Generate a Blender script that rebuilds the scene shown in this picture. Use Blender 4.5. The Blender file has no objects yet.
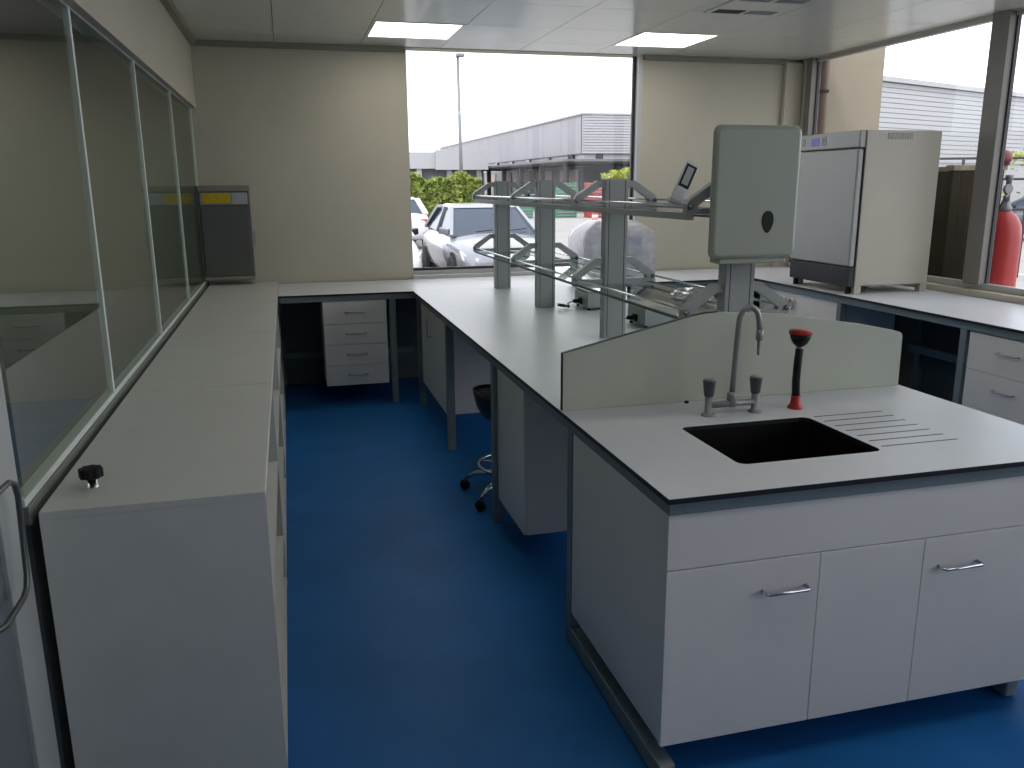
import bpy, bmesh, math, random
from mathutils import Vector, Matrix
random.seed(7)
PI = math.pi
C = bpy.context.scene.collection
SC = bpy.context.scene

# ---------------------------------------------------------------- camera
CAM_H = 1.72
yaw, pit, rol = 0.256241, 0.233345, -0.00705
fwd = Vector((math.sin(yaw)*math.cos(pit), math.cos(yaw)*math.cos(pit), -math.sin(pit)))
r0 = Vector((math.cos(yaw), -math.sin(yaw), 0)); u0 = r0.cross(fwd)
rt = r0*math.cos(rol) + u0*math.sin(rol); up = -r0*math.sin(rol) + u0*math.cos(rol)
cam = bpy.data.cameras.new('camera'); camo = bpy.data.objects.new('camera', cam); C.objects.link(camo)
cam.sensor_fit = 'HORIZONTAL'; cam.sensor_width = 36.0; cam.lens = 36.0*840.56/1024
cam.clip_start = 0.05; cam.clip_end = 1000
camo.matrix_world = Matrix(((rt.x, up.x, -fwd.x, 0), (rt.y, up.y, -fwd.y, 0), (rt.z, up.z, -fwd.z, CAM_H), (0, 0, 0, 1)))
SC.camera = camo

# ---------------------------------------------------------------- sky, sun, exposure
SKY = 2.6
w = bpy.data.worlds.new('sky'); SC.world = w; w.use_nodes = True
nt = w.node_tree; nt.nodes.clear()
tc = nt.nodes.new('ShaderNodeTexCoord'); mp = nt.nodes.new('ShaderNodeMapping'); mp.inputs['Scale'].default_value = (1.6, 1.6, 4.5)
nz = nt.nodes.new('ShaderNodeTexNoise'); nz.inputs['Scale'].default_value = 1.5; nz.inputs['Detail'].default_value = 5
cr = nt.nodes.new('ShaderNodeValToRGB'); cr.color_ramp.elements[0].position = 0.38; cr.color_ramp.elements[1].position = 0.62
cr.color_ramp.elements[0].color = (0.80, 0.90, 1.05, 1); cr.color_ramp.elements[1].color = (0.99, 0.975, 0.99, 1)
bg = nt.nodes.new('ShaderNodeBackground'); bg.inputs['Strength'].default_value = SKY
ow = nt.nodes.new('ShaderNodeOutputWorld')
nt.links.new(tc.outputs['Generated'], mp.inputs[0]); nt.links.new(mp.outputs[0], nz.inputs['Vector']); nt.links.new(nz.outputs['Fac'], cr.inputs[0])
nt.links.new(cr.outputs[0], bg.inputs['Color']); nt.links.new(bg.outputs[0], ow.inputs[0])
sun = bpy.data.lights.new('sun', 'SUN'); suno = bpy.data.objects.new('sun', sun); C.objects.link(suno)
sun.energy = 1.3; sun.angle = math.radians(8); sun.color = (1, .96, .9)
suno.rotation_euler = Vector((0.45, 0.62, -0.85)).to_track_quat('-Z', 'Y').to_euler()
SC.view_settings.view_transform = 'Standard'; SC.view_settings.look = 'None'
SC.view_settings.exposure = 0.0; SC.view_settings.gamma = 1.0; SC.view_settings.use_curve_mapping = False
SC.cycles.max_bounces = 10; SC.cycles.diffuse_bounces = 5; SC.cycles.glossy_bounces = 5
SC.cycles.transparent_max_bounces = 24; SC.cycles.caustics_reflective = False; SC.cycles.caustics_refractive = False
SC.cycles.sample_clamp_indirect = 6

# ---------------------------------------------------------------- materials
MATS = {}
def mat(name, col, rough=0.5, metal=0.0, var=0.04, scale=6.0, bump=0.0, bscale=60.0, spec=0.5, coat=0.0):
    m = bpy.data.materials.new(name); m.use_nodes = True; t = m.node_tree
    b = t.nodes['Principled BSDF']; b.inputs['Roughness'].default_value = rough; b.inputs['Metallic'].default_value = metal
    b.inputs['Specular IOR Level'].default_value = spec; b.inputs['Coat Weight'].default_value = coat
    co = t.nodes.new('ShaderNodeTexCoord')
    n = t.nodes.new('ShaderNodeTexNoise'); n.inputs['Scale'].default_value = scale; n.inputs['Detail'].default_value = 4
    r = t.nodes.new('ShaderNodeValToRGB')
    r.color_ramp.elements[0].position = .3; r.color_ramp.elements[1].position = .7
    r.color_ramp.elements[0].color = tuple(c*(1-var) for c in col)+(1,); r.color_ramp.elements[1].color = tuple(min(1, c*(1+var)) for c in col)+(1,)
    t.links.new(co.outputs['Object'], n.inputs['Vector']); t.links.new(n.outputs['Fac'], r.inputs[0]); t.links.new(r.outputs[0], b.inputs['Base Color'])
    if bump:
        n2 = t.nodes.new('ShaderNodeTexNoise'); n2.inputs['Scale'].default_value = bscale; n2.inputs['Detail'].default_value = 3
        bp = t.nodes.new('ShaderNodeBump'); bp.inputs['Strength'].default_value = bump; bp.inputs['Distance'].default_value = .01
        t.links.new(co.outputs['Object'], n2.inputs['Vector']); t.links.new(n2.outputs['Fac'], bp.inputs['Height']); t.links.new(bp.outputs[0], b.inputs['Normal'])
    MATS[name] = m; return m
def glass(name, tint, ior=1.6, rough=0.0, milk=0.0, milkcol=(.9, .9, .9)):
    """thin pane: transparent with a Fresnel reflection on its outer faces"""
    m = bpy.data.materials.new(name); m.use_nodes = True; t = m.node_tree; t.nodes.clear()
    o = t.nodes.new('ShaderNodeOutputMaterial'); tr = t.nodes.new('ShaderNodeBsdfTransparent'); tr.inputs[0].default_value = tint+(1,)
    gl = t.nodes.new('ShaderNodeBsdfGlossy'); gl.inputs['Roughness'].default_value = rough
    fr = t.nodes.new('ShaderNodeFresnel'); fr.inputs['IOR'].default_value = ior
    ge = t.nodes.new('ShaderNodeNewGeometry'); inv = t.nodes.new('ShaderNodeMath'); inv.operation = 'SUBTRACT'; inv.inputs[0].default_value = 1
    mu = t.nodes.new('ShaderNodeMath'); mu.operation = 'MULTIPLY'
    mx = t.nodes.new('ShaderNodeMixShader')
    t.links.new(ge.outputs['Backfacing'], inv.inputs[1]); t.links.new(inv.outputs[0], mu.inputs[0]); t.links.new(fr.outputs[0], mu.inputs[1])
    t.links.new(mu.outputs[0], mx.inputs[0]); t.links.new(gl.outputs[0], mx.inputs[2])
    base = tr.outputs[0]
    if milk:
        df = t.nodes.new('ShaderNodeBsdfDiffuse'); df.inputs[0].default_value = milkcol+(1,)
        m2 = t.nodes.new('ShaderNodeMixShader')
        n = t.nodes.new('ShaderNodeTexNoise'); n.inputs['Scale'].default_value = 9; n.inputs['Detail'].default_value = 3
        rr = t.nodes.new('ShaderNodeMapRange'); rr.inputs['From Min'].default_value = .3; rr.inputs['From Max'].default_value = .7
        rr.inputs['To Min'].default_value = milk*.8; rr.inputs['To Max'].default_value = min(1, milk*1.2)
        t.links.new(n.outputs['Fac'], rr.inputs['Value']); t.links.new(rr.outputs[0], m2.inputs[0])
        t.links.new(tr.outputs[0], m2.inputs[1]); t.links.new(df.outputs[0], m2.inputs[2]); base = m2.outputs[0]
    t.links.new(base, mx.inputs[1]); t.links.new(mx.outputs[0], o.inputs[0])
    MATS[name] = m; return m
def emit(name, col, s):
    m = bpy.data.materials.new(name); m.use_nodes = True; t = m.node_tree; t.nodes.clear()
    o = t.nodes.new('ShaderNodeOutputMaterial'); e = t.nodes.new('ShaderNodeEmission'); e.inputs[0].default_value = col+(1,); e.inputs[1].default_value = s
    t.links.new(e.outputs[0], o.inputs[0]); MATS[name] = m; return m
mat('wall_paint', (.53, .49, .395), .7, var=.03, scale=2, bump=.05)
mat('wall_grey', (.42, .42, .40), .7, var=.03)
mat('ceiling_metal', (.68, .70, .65), .22, var=.02, spec=.6, coat=.15)
mat('coving', (.25, .245, .20), .6)
mat('floor_vinyl', (.021, .15, .41), .45, var=.12, scale=3, bump=.03, bscale=200, spec=.12)
mat('alu', (.52, .52, .50), .4, .35, var=.02)
mat('alu_shaded', (.23, .215, .195), .5, .1, var=.03)  # mullion aluminium with its shade put into the colour
mat('alu_dark', (.035, .035, .042), .5)
mat('laminate_top', (.63, .64, .66), .33, var=.02, spec=.2)
mat('black_core', (.012, .012, .014), .45)
mat('frame_grey', (.20, .245, .25), .42, var=.04)
mat('cab_white', (.85, .80, .745), .4, var=.02)
mat('shelf_white', (.63, .63, .585), .45, var=.03)
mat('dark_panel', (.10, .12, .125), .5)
mat('chrome', (.72, .72, .72), .16, 1.0, var=.02)
mat('steel_brush', (.42, .42, .42), .35, .9, var=.06)
mat('handle_dark', (.13, .14, .135), .35, .6)
mat('black_plastic', (.008, .008, .009), .5, spec=.25)
mat('sink_black', (.006, .006, .006), .5, spec=.25)
mat('groove', (.03, .03, .03), .6)
mat('post_grey', (.33, .35, .35), .4, var=.03)
mat('slot_dark', (.02, .02, .022), .6)
mat('splash_white', (.49, .52, .44), .4, var=.02)
mat('faucet_grey', (.26, .26, .265), .3, .3, var=.03)
mat('tap_knob', (.07, .075, .085), .4)
mat('red_rubber', (.42, .018, .018), .4, var=.1)
mat('disp_plastic', (.36, .39, .325), .4, var=.02)
mat('disp_window', (.008, .013, .009), .4, spec=.2)
mat('incub_cream', (.44, .41, .335), .4, var=.02)
mat('incub_door', (.36, .37, .35), .35, var=.02)
mat('incub_kick', (.022, .024, .03), .45, spec=.3)
mat('lcd_blue', (.09, .09, .42), .3, var=.3, scale=30)
mat('lcd_grey', (.22, .23, .27), .4, var=.3, scale=60)
mat('panel_grey', (.105, .11, .105), .45, var=.05)
mat('label_yellow', (.55, .40, .01), .5, var=.12, scale=30)
mat('label_white', (.42, .44, .45), .5, var=.05)
mat('seam', (.06, .06, .058), .7)
mat('sill_dark', (.17, .18, .16), .5)
mat('sealant', (.72, .78, .73), .4)
mat('door_leaf', (.46, .47, .45), .45)
mat('door_kick', (.16, .18, .19), .4)
mat('seat_black', (.015, .015, .016), .45)
mat('instr_grey', (.30, .335, .325), .4, var=.04)
mat('instr_white', (.62, .63, .66), .45, var=.03)
mat('instr_blue', (.03, .09, .42), .4)
mat('phone_silver', (.48, .49, .51), .3, .3)
mat('phone_screen', (.30, .33, .33), .2)
glass('pane_clear', (.985, .985, .985), 1.45)
glass('pane_green', (.91, .99, .92), 3.6)
glass('shelf_glass', (.87, .93, .91), 1.5)
glass('plastic_film', (.93, .93, .95), 1.35, .3, .42, (.80, .79, .84))
glass('clear_plastic', (.85, .86, .87), 1.5, .1, .18)
emit('led_panel', (1.0, .97, .90), 5.2)
# outdoors
mat('asphalt', (.30, .285, .27), .9, var=.12, scale=.8, bump=.2, bscale=30)
mat('concrete', (.42, .40, .37), .85, var=.08, scale=1)
mat('road_paint', (.62, .60, .56), .8)
mat('clad_grey', (.27, .255, .275), .5, var=.03)
mat('clad_white', (.40, .40, .41), .5, var=.03)
mat('canopy_dark', (.055, .052, .055), .8, spec=.2)
mat('canopy_rim', (.15, .14, .145), .7)
mat('door_pink', (.34, .28, .27), .7)
mat('dark_open', (.03, .03, .033), .7)
mat('sign_green', (.05, .30, .09), .5)
mat('wing_render', (.29, .25, .185), .8, var=.05, scale=2, bump=.1)
mat('wing_pink', (.30, .25, .21), .8)
mat('pipe_brown', (.14, .095, .07), .6)
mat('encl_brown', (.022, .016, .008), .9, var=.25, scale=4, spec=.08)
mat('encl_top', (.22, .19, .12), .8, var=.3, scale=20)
mat('cyl_red', (.38, .014, .013), .35, var=.1)
mat('cap_red', (.20, .025, .03), .5, var=.2)
mat('car_silver', (.25, .255, .285), .25, .3, var=.01, coat=.6)
mat('car_white', (.60, .60, .60), .3, 0, var=.01, coat=.6)
mat('car_dark', (.06, .065, .075), .3, .2, var=.01, coat=.6)
mat('car_glass', (.03, .045, .07), .12, spec=.35)
mat('car_lamp', (.62, .52, .46), .15, coat=.8)
mat('tail_red', (.5, .02, .02), .2)
mat('tyre', (.018, .018, .018), .8)
mat('rim', (.35, .35, .36), .35, .7)
mat('leaf_green', (.13, .22, .035), .6, var=.55, scale=2.5)
mat('leaf_hedge', (.20, .25, .045), .6, var=.6, scale=2.5)
mat('leaf_yellow', (.33, .36, .05), .6, var=.45, scale=2.5)
mat('stem_brown', (.08, .05, .03), .8)
mat('cone_orange', (.75, .12, .03), .5)
mat('crate_red', (.38, .05, .05), .6)
mat('crate_green', (.06, .22, .13), .6)
mat('lamp_steel', (.22, .22, .23), .5, .4)

# ---------------------------------------------------------------- mesh builder
ORG = {}
class MB:
    def __init__(s): s.v = []; s.f = []; s.sm = []
    def add(s, vs, fs, smooth=False):
        k = len(s.v); s.v += [Vector(p) for p in vs]; s.f += [tuple(i+k for i in f) for f in fs]; s.sm += [smooth]*len(fs); return s
    def box(s, x0, y0, z0, x1, y1, z1):
        return s.add([(x0,y0,z0),(x1,y0,z0),(x1,y1,z0),(x0,y1,z0),(x0,y0,z1),(x1,y0,z1),(x1,y1,z1),(x0,y1,z1)],
            [(0,3,2,1),(4,5,6,7),(0,1,5,4),(1,2,6,5),(2,3,7,6),(3,0,4,7)])
    def bar(s, a, b, wd, ht, upv=(0,0,1)):
        """rectangular bar from a to b"""
        a = Vector(a); b = Vector(b); d = (b-a).normalized(); u = Vector(upv)
        sd = d.cross(u).normalized(); u = sd.cross(d).normalized()
        P = []
        for c in (a, b):
            for i, j in ((-1,-1),(1,-1),(1,1),(-1,1)): P.append(c + sd*(i*wd/2) + u*(j*ht/2))
        return s.add(P, [(0,1,2,3),(7,6,5,4),(0,4,5,1),(1,5,6,2),(2,6,7,3),(3,7,4,0)])
    def tube(s, pts, r, n=8, closed=False):
        pts = [Vector(p) for p in pts]; m = len(pts); vs = []; fs = []
        rs = r if isinstance(r, (list, tuple)) else [r]*m
        d0 = (pts[1]-pts[0]).normalized(); u = d0.orthogonal().normalized()
        for i, p in enumerate(pts):
            if closed: d = (pts[(i+1) % m]-pts[i-1]).normalized()
            else: d = (pts[min(i+1, m-1)]-pts[max(i-1, 0)]).normalized()
            u = (u - d*u.dot(d)).normalized(); v = d.cross(u)
            for k in range(n):
                a = 2*PI*k/n; vs.append(p + u*(rs[i]*math.cos(a)) + v*(rs[i]*math.sin(a)))
        for i in range(m if closed else m-1):
            j = (i+1) % m
            for k in range(n): fs.append((i*n+k, i*n+(k+1) % n, j*n+(k+1) % n, j*n+k))
        s.add(vs, fs, True)
        if not closed:
            k = len(s.v)-m*n
            s.f.append(tuple(k+n-1-i for i in range(n))); s.f.append(tuple(k+(m-1)*n+i for i in range(n))); s.sm += [False, False]
        return s
    def lathe(s, prof, c=(0,0,0), n=20, axis='z'):
        vs = []; fs = []; m = len(prof); c = Vector(c)
        for r, z in prof:
            for k in range(n):
                a = 2*PI*k/n; x, y = r*math.cos(a), r*math.sin(a)
                p = {'z': (x, y, z), 'x': (z, x, y), 'y': (y, z, x)}[axis]; vs.append(c+Vector(p))
        for i in range(m-1):
            for k in range(n): fs.append((i*n+k, i*n+(k+1) % n, (i+1)*n+(k+1) % n, (i+1)*n+k))
        s.add(vs, fs, True); k = len(s.v)-m*n
        if prof[0][0] > 1e-6: s.f.append(tuple(k+n-1-i for i in range(n))); s.sm.append(False)
        if prof[-1][0] > 1e-6: s.f.append(tuple(k+(m-1)*n+i for i in range(n))); s.sm.append(False)
        return s
    def prism(s, poly, d0, d1, axis='y'):
        """extrude a 2D outline: axis y -> (x,z), x -> (y,z), z -> (x,y)"""
        n = len(poly); f = {'y': lambda p, d: (p[0], d, p[1]), 'x': lambda p, d: (d, p[0], p[1]), 'z': lambda p, d: (p[0], p[1], d)}[axis]
        vs = [f(p, d0) for p in poly]+[f(p, d1) for p in poly]
        return s.add(vs, [tuple(range(n-1, -1, -1)), tuple(range(n, 2*n))]+[(i, (i+1) % n, n+(i+1) % n, n+i) for i in range(n)])
    def build(s, name, m, parent=None, bevel=0.0, seg=2):
        me = bpy.data.meshes.new(name)
        if parent is not None: org = ORG[parent.as_pointer()]
        else:
            lo = Vector((min(p[i] for p in s.v) for i in range(3))); hi = Vector((max(p[i] for p in s.v) for i in range(3)))
            org = Vector(((lo.x+hi.x)/2, (lo.y+hi.y)/2, lo.z))
        me.from_pydata([tuple(p-org) for p in s.v], [], s.f); me.polygons.foreach_set('use_smooth', s.sm)
        bm = bmesh.new(); bm.from_mesh(me); bmesh.ops.recalc_face_normals(bm, faces=bm.faces); bm.to_mesh(me); bm.free()
        me.materials.append(MATS[m]); o = bpy.data.objects.new(name, me); C.objects.link(o)
        if parent is None: o.location = org
        else: o.parent = parent
        ORG[o.as_pointer()] = org
        if bevel:
            b = o.modifiers.new('bevel', 'BEVEL'); b.width = bevel; b.segments = seg; b.limit_method = 'ANGLE'; b.harden_normals = False
        return o
def box(name, m, b, parent=None, bevel=0.0): return MB().box(*b).build(name, m, parent, bevel)
def tag(o, label, cat, group=None):
    o['label'] = label; o['category'] = cat
    if group: o['group'] = group
    return o
def thing(name, loc, label, cat, group=None):
    o = bpy.data.objects.new(name, None); C.objects.link(o); o.location = loc; o.empty_display_size = .1
    ORG[o.as_pointer()] = Vector(loc); return tag(o, label, cat, group)
def struct(o): o['kind'] = 'structure'; return o
def root_struct(name, loc=(0,0,0)):
    o = bpy.data.objects.new(name, None); C.objects.link(o); o.location = loc; ORG[o.as_pointer()] = Vector(loc); return struct(o)
def copy_tree(o, parent=None):
    c = o.copy(); C.objects.link(c); c.parent = parent
    for ch in list(o.children): copy_tree(ch, c)
    return c
def arc(cx, cz, r, a0, a1, n):
    return [(cx+r*math.cos(a0+(a1-a0)*i/n), cz+r*math.sin(a0+(a1-a0)*i/n)) for i in range(n+1)]
def rrect(x0, y0, x1, y1, r, n=5):
    return arc(x1-r, y1-r, r, 0, PI/2, n)+arc(x0+r, y1-r, r, PI/2, PI, n)+arc(x0+r, y0+r, r, PI, 1.5*PI, n)+arc(x1-r, y0+r, r, 1.5*PI, 2*PI, n)
def d_handle(name, a, b, out, r, m, parent):
    """bow handle between two fixing points a and b, standing off by vector out"""
    a = Vector(a); b = Vector(b); o = Vector(out); d = (b-a)
    return MB().tube([a, a+o*.8, a+o+d*.06, b+o-d*.06, b+o*.8, b], r, 8).build(name, m, parent)

# ---------------------------------------------------------------- the room shell
XL, XR, YB, YF, ZC = -.688, 4.85, 7.52, -5.0, 2.85
struct(box('floor', 'floor_vinyl', (-3.8, YF, -.06, XR+.02, YB+.02, 0)))
# back wall with a window opening
WX0, WX1, WZ0 = 1.06, 3.19, .952
wb = root_struct('wall_back')
for nm, b in (('wall_section', (-3.8, YB, -.06, WX0, YB+.16, ZC+.3)), ('wall_section', (WX1, YB, -.06, XR+.12, YB+.16, ZC+.3)),
              ('wall_section', (WX0, YB, -.06, WX1, YB+.16, WZ0-.03)), ('wall_section', (WX0, YB, ZC-.005, WX1, YB+.16, ZC+.3))):
    box(nm, 'wall_paint', b, wb)
box('pilaster', 'wall_paint', (4.66, YB-.05, 0, XR-.01, YB+.001, ZC-.03), wb, .004)
# right wall: parapet, window strip, head
SZ = .945
wr = root_struct('wall_right')
box('parapet', 'wall_paint', (XR, YF, -.06, XR+.12, YB, SZ-.03), wr)
box('head', 'wall_paint', (XR, YF, ZC-.005, XR+.12, YB, ZC+.3), wr)
box('corner_pier', 'wall_paint', (XR, 7.42, SZ-.03, XR+.12, YB, ZC), wr)
box('near_pier', 'wall_paint', (XR, YF, SZ-.03, XR+.12, -3.7, ZC), wr)
struct(box('wall_front', 'wall_grey', (-3.8, YF-.1, -.06, XR+.12, YF, ZC+.3)))
# ceiling: slab, roof and recessed-joint metal tiles
ce = struct(box('ceiling', 'seam', (-3.9, YF-.1, ZC+.012, XR+.25, YB+.18, ZC+.32)))
gx = [XL+.03, -.005, .68, 1.36, 2.045, 2.73, 3.41, 4.10, XR]
gy = [YB, 7.08, 6.40, 5.63, 4.95, 4.27, 3.59, 2.91, 2.23, 1.55, .87, .19, -.49, -1.17, -1.85, -2.53, -3.21, -3.89, -4.57, YF]
LIGHTS = [(2, 1), (5, 1), (2, 5), (5, 5), (2, 9), (5, 9)]  # rows past the first are unseen lamps added to brighten the room
VENT = (5, 3)
for i in range(len(gx)-1):
    for j in range(len(gy)-1):
        if (i, j) in LIGHTS or (i, j) == VENT: continue
        box('ceiling_tile', 'ceiling_metal', (gx[i]+.0022, gy[j+1]+.0022, ZC, gx[i+1]-.0022, gy[j]-.0022, ZC+.013), ce)
for k, b in enumerate(((XL+.04, YB-.035, ZC-.045, WX0-.01, YB, ZC-.001), (WX1+.03, YB-.035, ZC-.045, 4.66, YB, ZC-.001), (XL+.04, YF, ZC-.045, XL+.085, YB-.035, ZC-.001))):
    struct(box('trim_%d' % (k+1), 'coving', b))
# back window
w1 = root_struct('window_1')
GY = YB+.075
box('window_frame', 'alu', (WX0, GY-.03, WZ0-.03, WX1, GY+.03, WZ0+.015), w1, .003)
box('window_frame', 'alu', (WX0, GY-.03, WZ0+.015, WX0+.012, GY+.03, ZC), w1)
box('window_frame', 'alu', (WX1-.012, YB-.004, WZ0-.03, WX1+.03, GY+.03, ZC), w1, .002)
box('gasket', 'alu_dark', (WX1-.038, GY-.014, WZ0, WX1-.012, GY+.014, ZC), w1)
box('gasket', 'alu_dark', (WX0+.012, GY-.012, WZ0+.015, WX1-.012, GY+.012, WZ0+.04), w1)
box('window_sill', 'alu', (WX0-.0, YB-.02, WZ0-.06, WX1, GY, WZ0-.02), w1, .003)
box('pane', 'pane_clear', (WX0+.012, GY-.004, WZ0+.03, WX1-.03, GY+.004, ZC), w1)
# right window strip
w2 = root_struct('window_2')
GX = XR+.06
box('window_sill', 'wall_paint', (XR-.045, YF, SZ-.05, XR+.12, 7.45, SZ), w2, .004)
box('window_frame', 'alu', (GX-.03, -3.7, SZ, GX+.03, 7.42, SZ+.045), w2, .003)
box('window_frame', 'alu', (GX-.02, -3.7, ZC-.035, GX+.03, 7.42, ZC), w2, .003)
mull = [(7.33, 7.42), (5.06, 5.215), (2.85, 3.0), (.65, .8), (-1.55, -1.4), (-3.75, -3.6)]
for a, b in mull:
    box('mullion', 'alu_shaded', (XR-.01, a, SZ+.04, GX+.03, b, ZC), w2, .004)
    box('gasket', 'alu_dark', (GX-.012, a-.012, SZ+.045, GX+.014, a, ZC-.035), w2)
    box('gasket', 'alu_dark', (GX-.012, b, SZ+.045, GX+.014, b+.008, ZC-.035), w2)
for k in range(5):
    box('pane', 'pane_clear', (GX-.004, mull[k+1][1]+.01, SZ+.04, GX+.004, mull[k][0]-.01, ZC-.03), w2)
# left partition: low wall, glazing strip, upper wall
wl = root_struct('wall_left')
box('parapet', 'wall_grey', (XL-.08, 2.30, 0, XL-.012, YB, .885), wl)
box('wall_section', 'wall_paint', (XL-.08, 2.30, 2.335, XL+.04, YB, ZC), wl)
box('wall_section', 'wall_paint', (XL-.08, YF, 0, XL+.04, .98, ZC), wl)
box('wall_section', 'wall_paint', (XL-.08, .98, 2.335, XL+.04, 2.30, ZC), wl)
w3 = root_struct('window_3')
box('window_sill', 'sill_dark', (XL-.08, 2.24, .885, XL+.012, YB, .935), w3, .004)
box('window_frame', 'sealant', (XL-.03, 2.24, .935, XL+.004, YB, .955), w3)
box('window_frame', 'wall_grey', (XL-.03, 2.24, 2.325, XL+.004, YB, 2.336), w3)
pe = [2.24, 3.42, 4.76, 6.17, YB-.03]
for k in range(4):
    box('pane', 'pane_green', (XL-.010, pe[k]+.016, .955, XL, pe[k+1]-.009, 2.326), w3)
    box('joint_bead', 'sealant', (XL-.014, pe[k+1]-.012, .95, XL+.006, pe[k+1]+.016, 2.33), w3)
# glazed door beside it
d1 = root_struct('door_1')
box('door_stile', 'door_leaf', (XL-.045, 2.07, .02, XL, 2.228, 2.325), d1, .003)
box('door_stile', 'door_leaf', (XL-.045, 1.0, .02, XL, 1.12, 2.325), d1, .003)
box('door_rail', 'door_leaf', (XL-.045, 1.12, 2.2, XL, 2.07, 2.325), d1, .003)
box('kick_panel', 'door_kick', (XL-.04, 1.12, .02, XL-.012, 2.07, 1.15), d1)
box('door_rail', 'door_leaf', (XL-.045, 1.12, 1.15, XL, 2.07, 1.21), d1, .003)
box('door_pane', 'pane_green', (XL-.028, 1.12, 1.21, XL-.018, 2.07, 2.2), d1)
HX = XL+.035
hd = MB().tube([(XL, 1.88, 1.07), (HX-.01, 1.88, 1.07), (HX, 1.90, 1.07), (HX, 2.05, 1.065), (HX, 2.085, 1.05), (HX, 2.098, 1.015), (HX, 2.078, .825), (HX, 2.062, .795), (HX, 2.03, .785), (HX, 1.90, .785), (HX-.01, 1.88, .785), (XL, 1.88, .785)], .007, 10)
hd.build('door_handle', 'handle_dark', d1)
# the neighbouring room beyond the partition
struct(box('wall_beyond', 'wall_grey', (-3.9, YF, 0, -3.8, YB, ZC)))

# ---------------------------------------------------------------- ceiling lamps and vent
where = {(2, 1): 'lit square ceiling panel lamp above the left edge of the back window', (5, 1): 'lit square ceiling panel lamp near the right end of the back window',
         (2, 5): 'unseen panel lamp added for brightness over the aisle beside the rack', (5, 5): 'unseen panel lamp added for brightness over the gap before the incubator',
         (2, 9): 'unseen panel lamp added for brightness over the near end of the aisle', (5, 9): 'unseen panel lamp added for brightness in front of the sink cabinet'}
for i, j in LIGHTS:
    x0, x1, y0, y1 = gx[i], gx[i+1], gy[j+1], gy[j]
    t = thing('ceiling_lamp', ((x0+x1)/2, (y0+y1)/2, ZC), where[(i, j)], 'ceiling lamp', 'square panel lamps in the ceiling')
    fr = MB(); e = .028
    for b in ((x0+.002, y0+.002, x1-.002, y0+e), (x0+.002, y1-e, x1-.002, y1-.002), (x0+.002, y0+e, x0+e, y1-e), (x1-e, y0+e, x1-.002, y1-e)):
        fr.box(b[0], b[1], ZC-.003, b[2], b[3], ZC+.012)
    fr.build('lamp_frame', 'ceiling_metal', t)
    box('diffuser', 'led_panel', (x0+e, y0+e, ZC+.002, x1-e, y1-e, ZC+.01), t)
for y, lab in ((5.9, 'far unseen ceiling lamp added to brighten the room behind the glass partition'), (2.6, 'near unseen ceiling lamp added to brighten the room behind the glass partition')):  # unseen lamps added next door to brighten the view through the glass
    t = thing('ceiling_lamp', (-2.95, y, ZC), lab, 'ceiling lamp', 'square panel lamps in the ceiling')
    box('lamp_frame', 'ceiling_metal', (-3.3, y-.35, ZC-.012, -2.6, y+.35, ZC+.01), t, .003); box('diffuser', 'led_panel', (-3.26, y-.31, ZC-.018, -2.64, y+.31, ZC-.012), t)
x0, x1, y0, y1 = gx[5]+.1, gx[6]-.05, 5.02, 5.60
t = thing('ceiling_vent', ((x0+x1)/2, (y0+y1)/2, ZC), 'square four-way air vent in the metal ceiling', 'air vent')
box('vent_plate', 'ceiling_metal', (gx[5]+.002, gy[4]+.002, ZC, gx[6]-.002, gy[3]-.002, ZC+.013), t)
box('vent_frame', 'ceiling_metal', (x0, y0, ZC-.012, x1, y1, ZC-.0), t, .004)
for a, b in ((x0+.03, y1-.16), (x1-.26, y1-.16), (x0+.03, y0+.04), (x1-.26, y0+.04)):
    for q in range(3):
        box('vent_slot', 'slot_dark' if (a < x0+.1 and b > y0+.2) else 'frame_grey', (a+.0, b+.04*q, ZC-.0155, a+.2, b+.04*q+.024, ZC-.011), t)

# ---------------------------------------------------------------- left: row of open shelf units
SXF, SXB, SZT = -.103, -.656, .92
sy = [2.232, 3.56, 4.88, 6.2, YB-.01]
slab = ['open white shelf unit closest to the viewer with a black knob on top', 'second open white shelf unit from the near end of the row',
        'third open white shelf unit from the near end of the row', 'open white shelf unit at the back wall below the grey panel box']
for k in range(4):
    a, b = sy[k]+.0015, sy[k+1]-.0015
    t = thing('shelf_unit', ((SXF+SXB)/2, (a+b)/2, 0), slab[k], 'shelf unit', 'open white shelf units along the glass partition')
    box('top_panel', 'shelf_white', (SXB, a, SZT-.022, SXF, b, SZT), t, .002)
    box('side_panel', 'shelf_white', (SXB, a, .0, SXF, a+.02, SZT-.022), t)
    box('side_panel', 'shelf_white', (SXB, b-.02, .0, SXF, b, SZT-.022), t)
    box('back_panel', 'shelf_white', (SXB, a+.02, .03, SXB+.012, b-.02, SZT-.022), t)
    for z in (.585, .245, .05):
        box('shelf', 'shelf_white', (SXB+.012, a+.02, z-.02, SXF, b-.02, z), t)
    box('plinth', 'shelf_white', (SXB+.012, a+.02, 0, SXF-.02, b-.02, .03), t)
t = thing('clamp_knob', (-.562, 2.40, SZT), 'small black knob on a short chrome stem on the white shelf top', 'knob')
MB().lathe([(.018, 0), (.016, .003), (.0125, .004), (.0125, .03)], (-.562, 2.40, SZT), 16).build('stem', 'chrome', t)
kb = MB(); pts = []
for i in range(40):
    a = 2*PI*i/40; r = .030+.0025*math.cos(a*8); pts.append((-.562+r*math.cos(a), 2.40+r*math.sin(a)))
kb.prism(pts, SZT+.028, SZT+.056, 'z').build('knob_head', 'black_plastic', t, .004)

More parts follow.
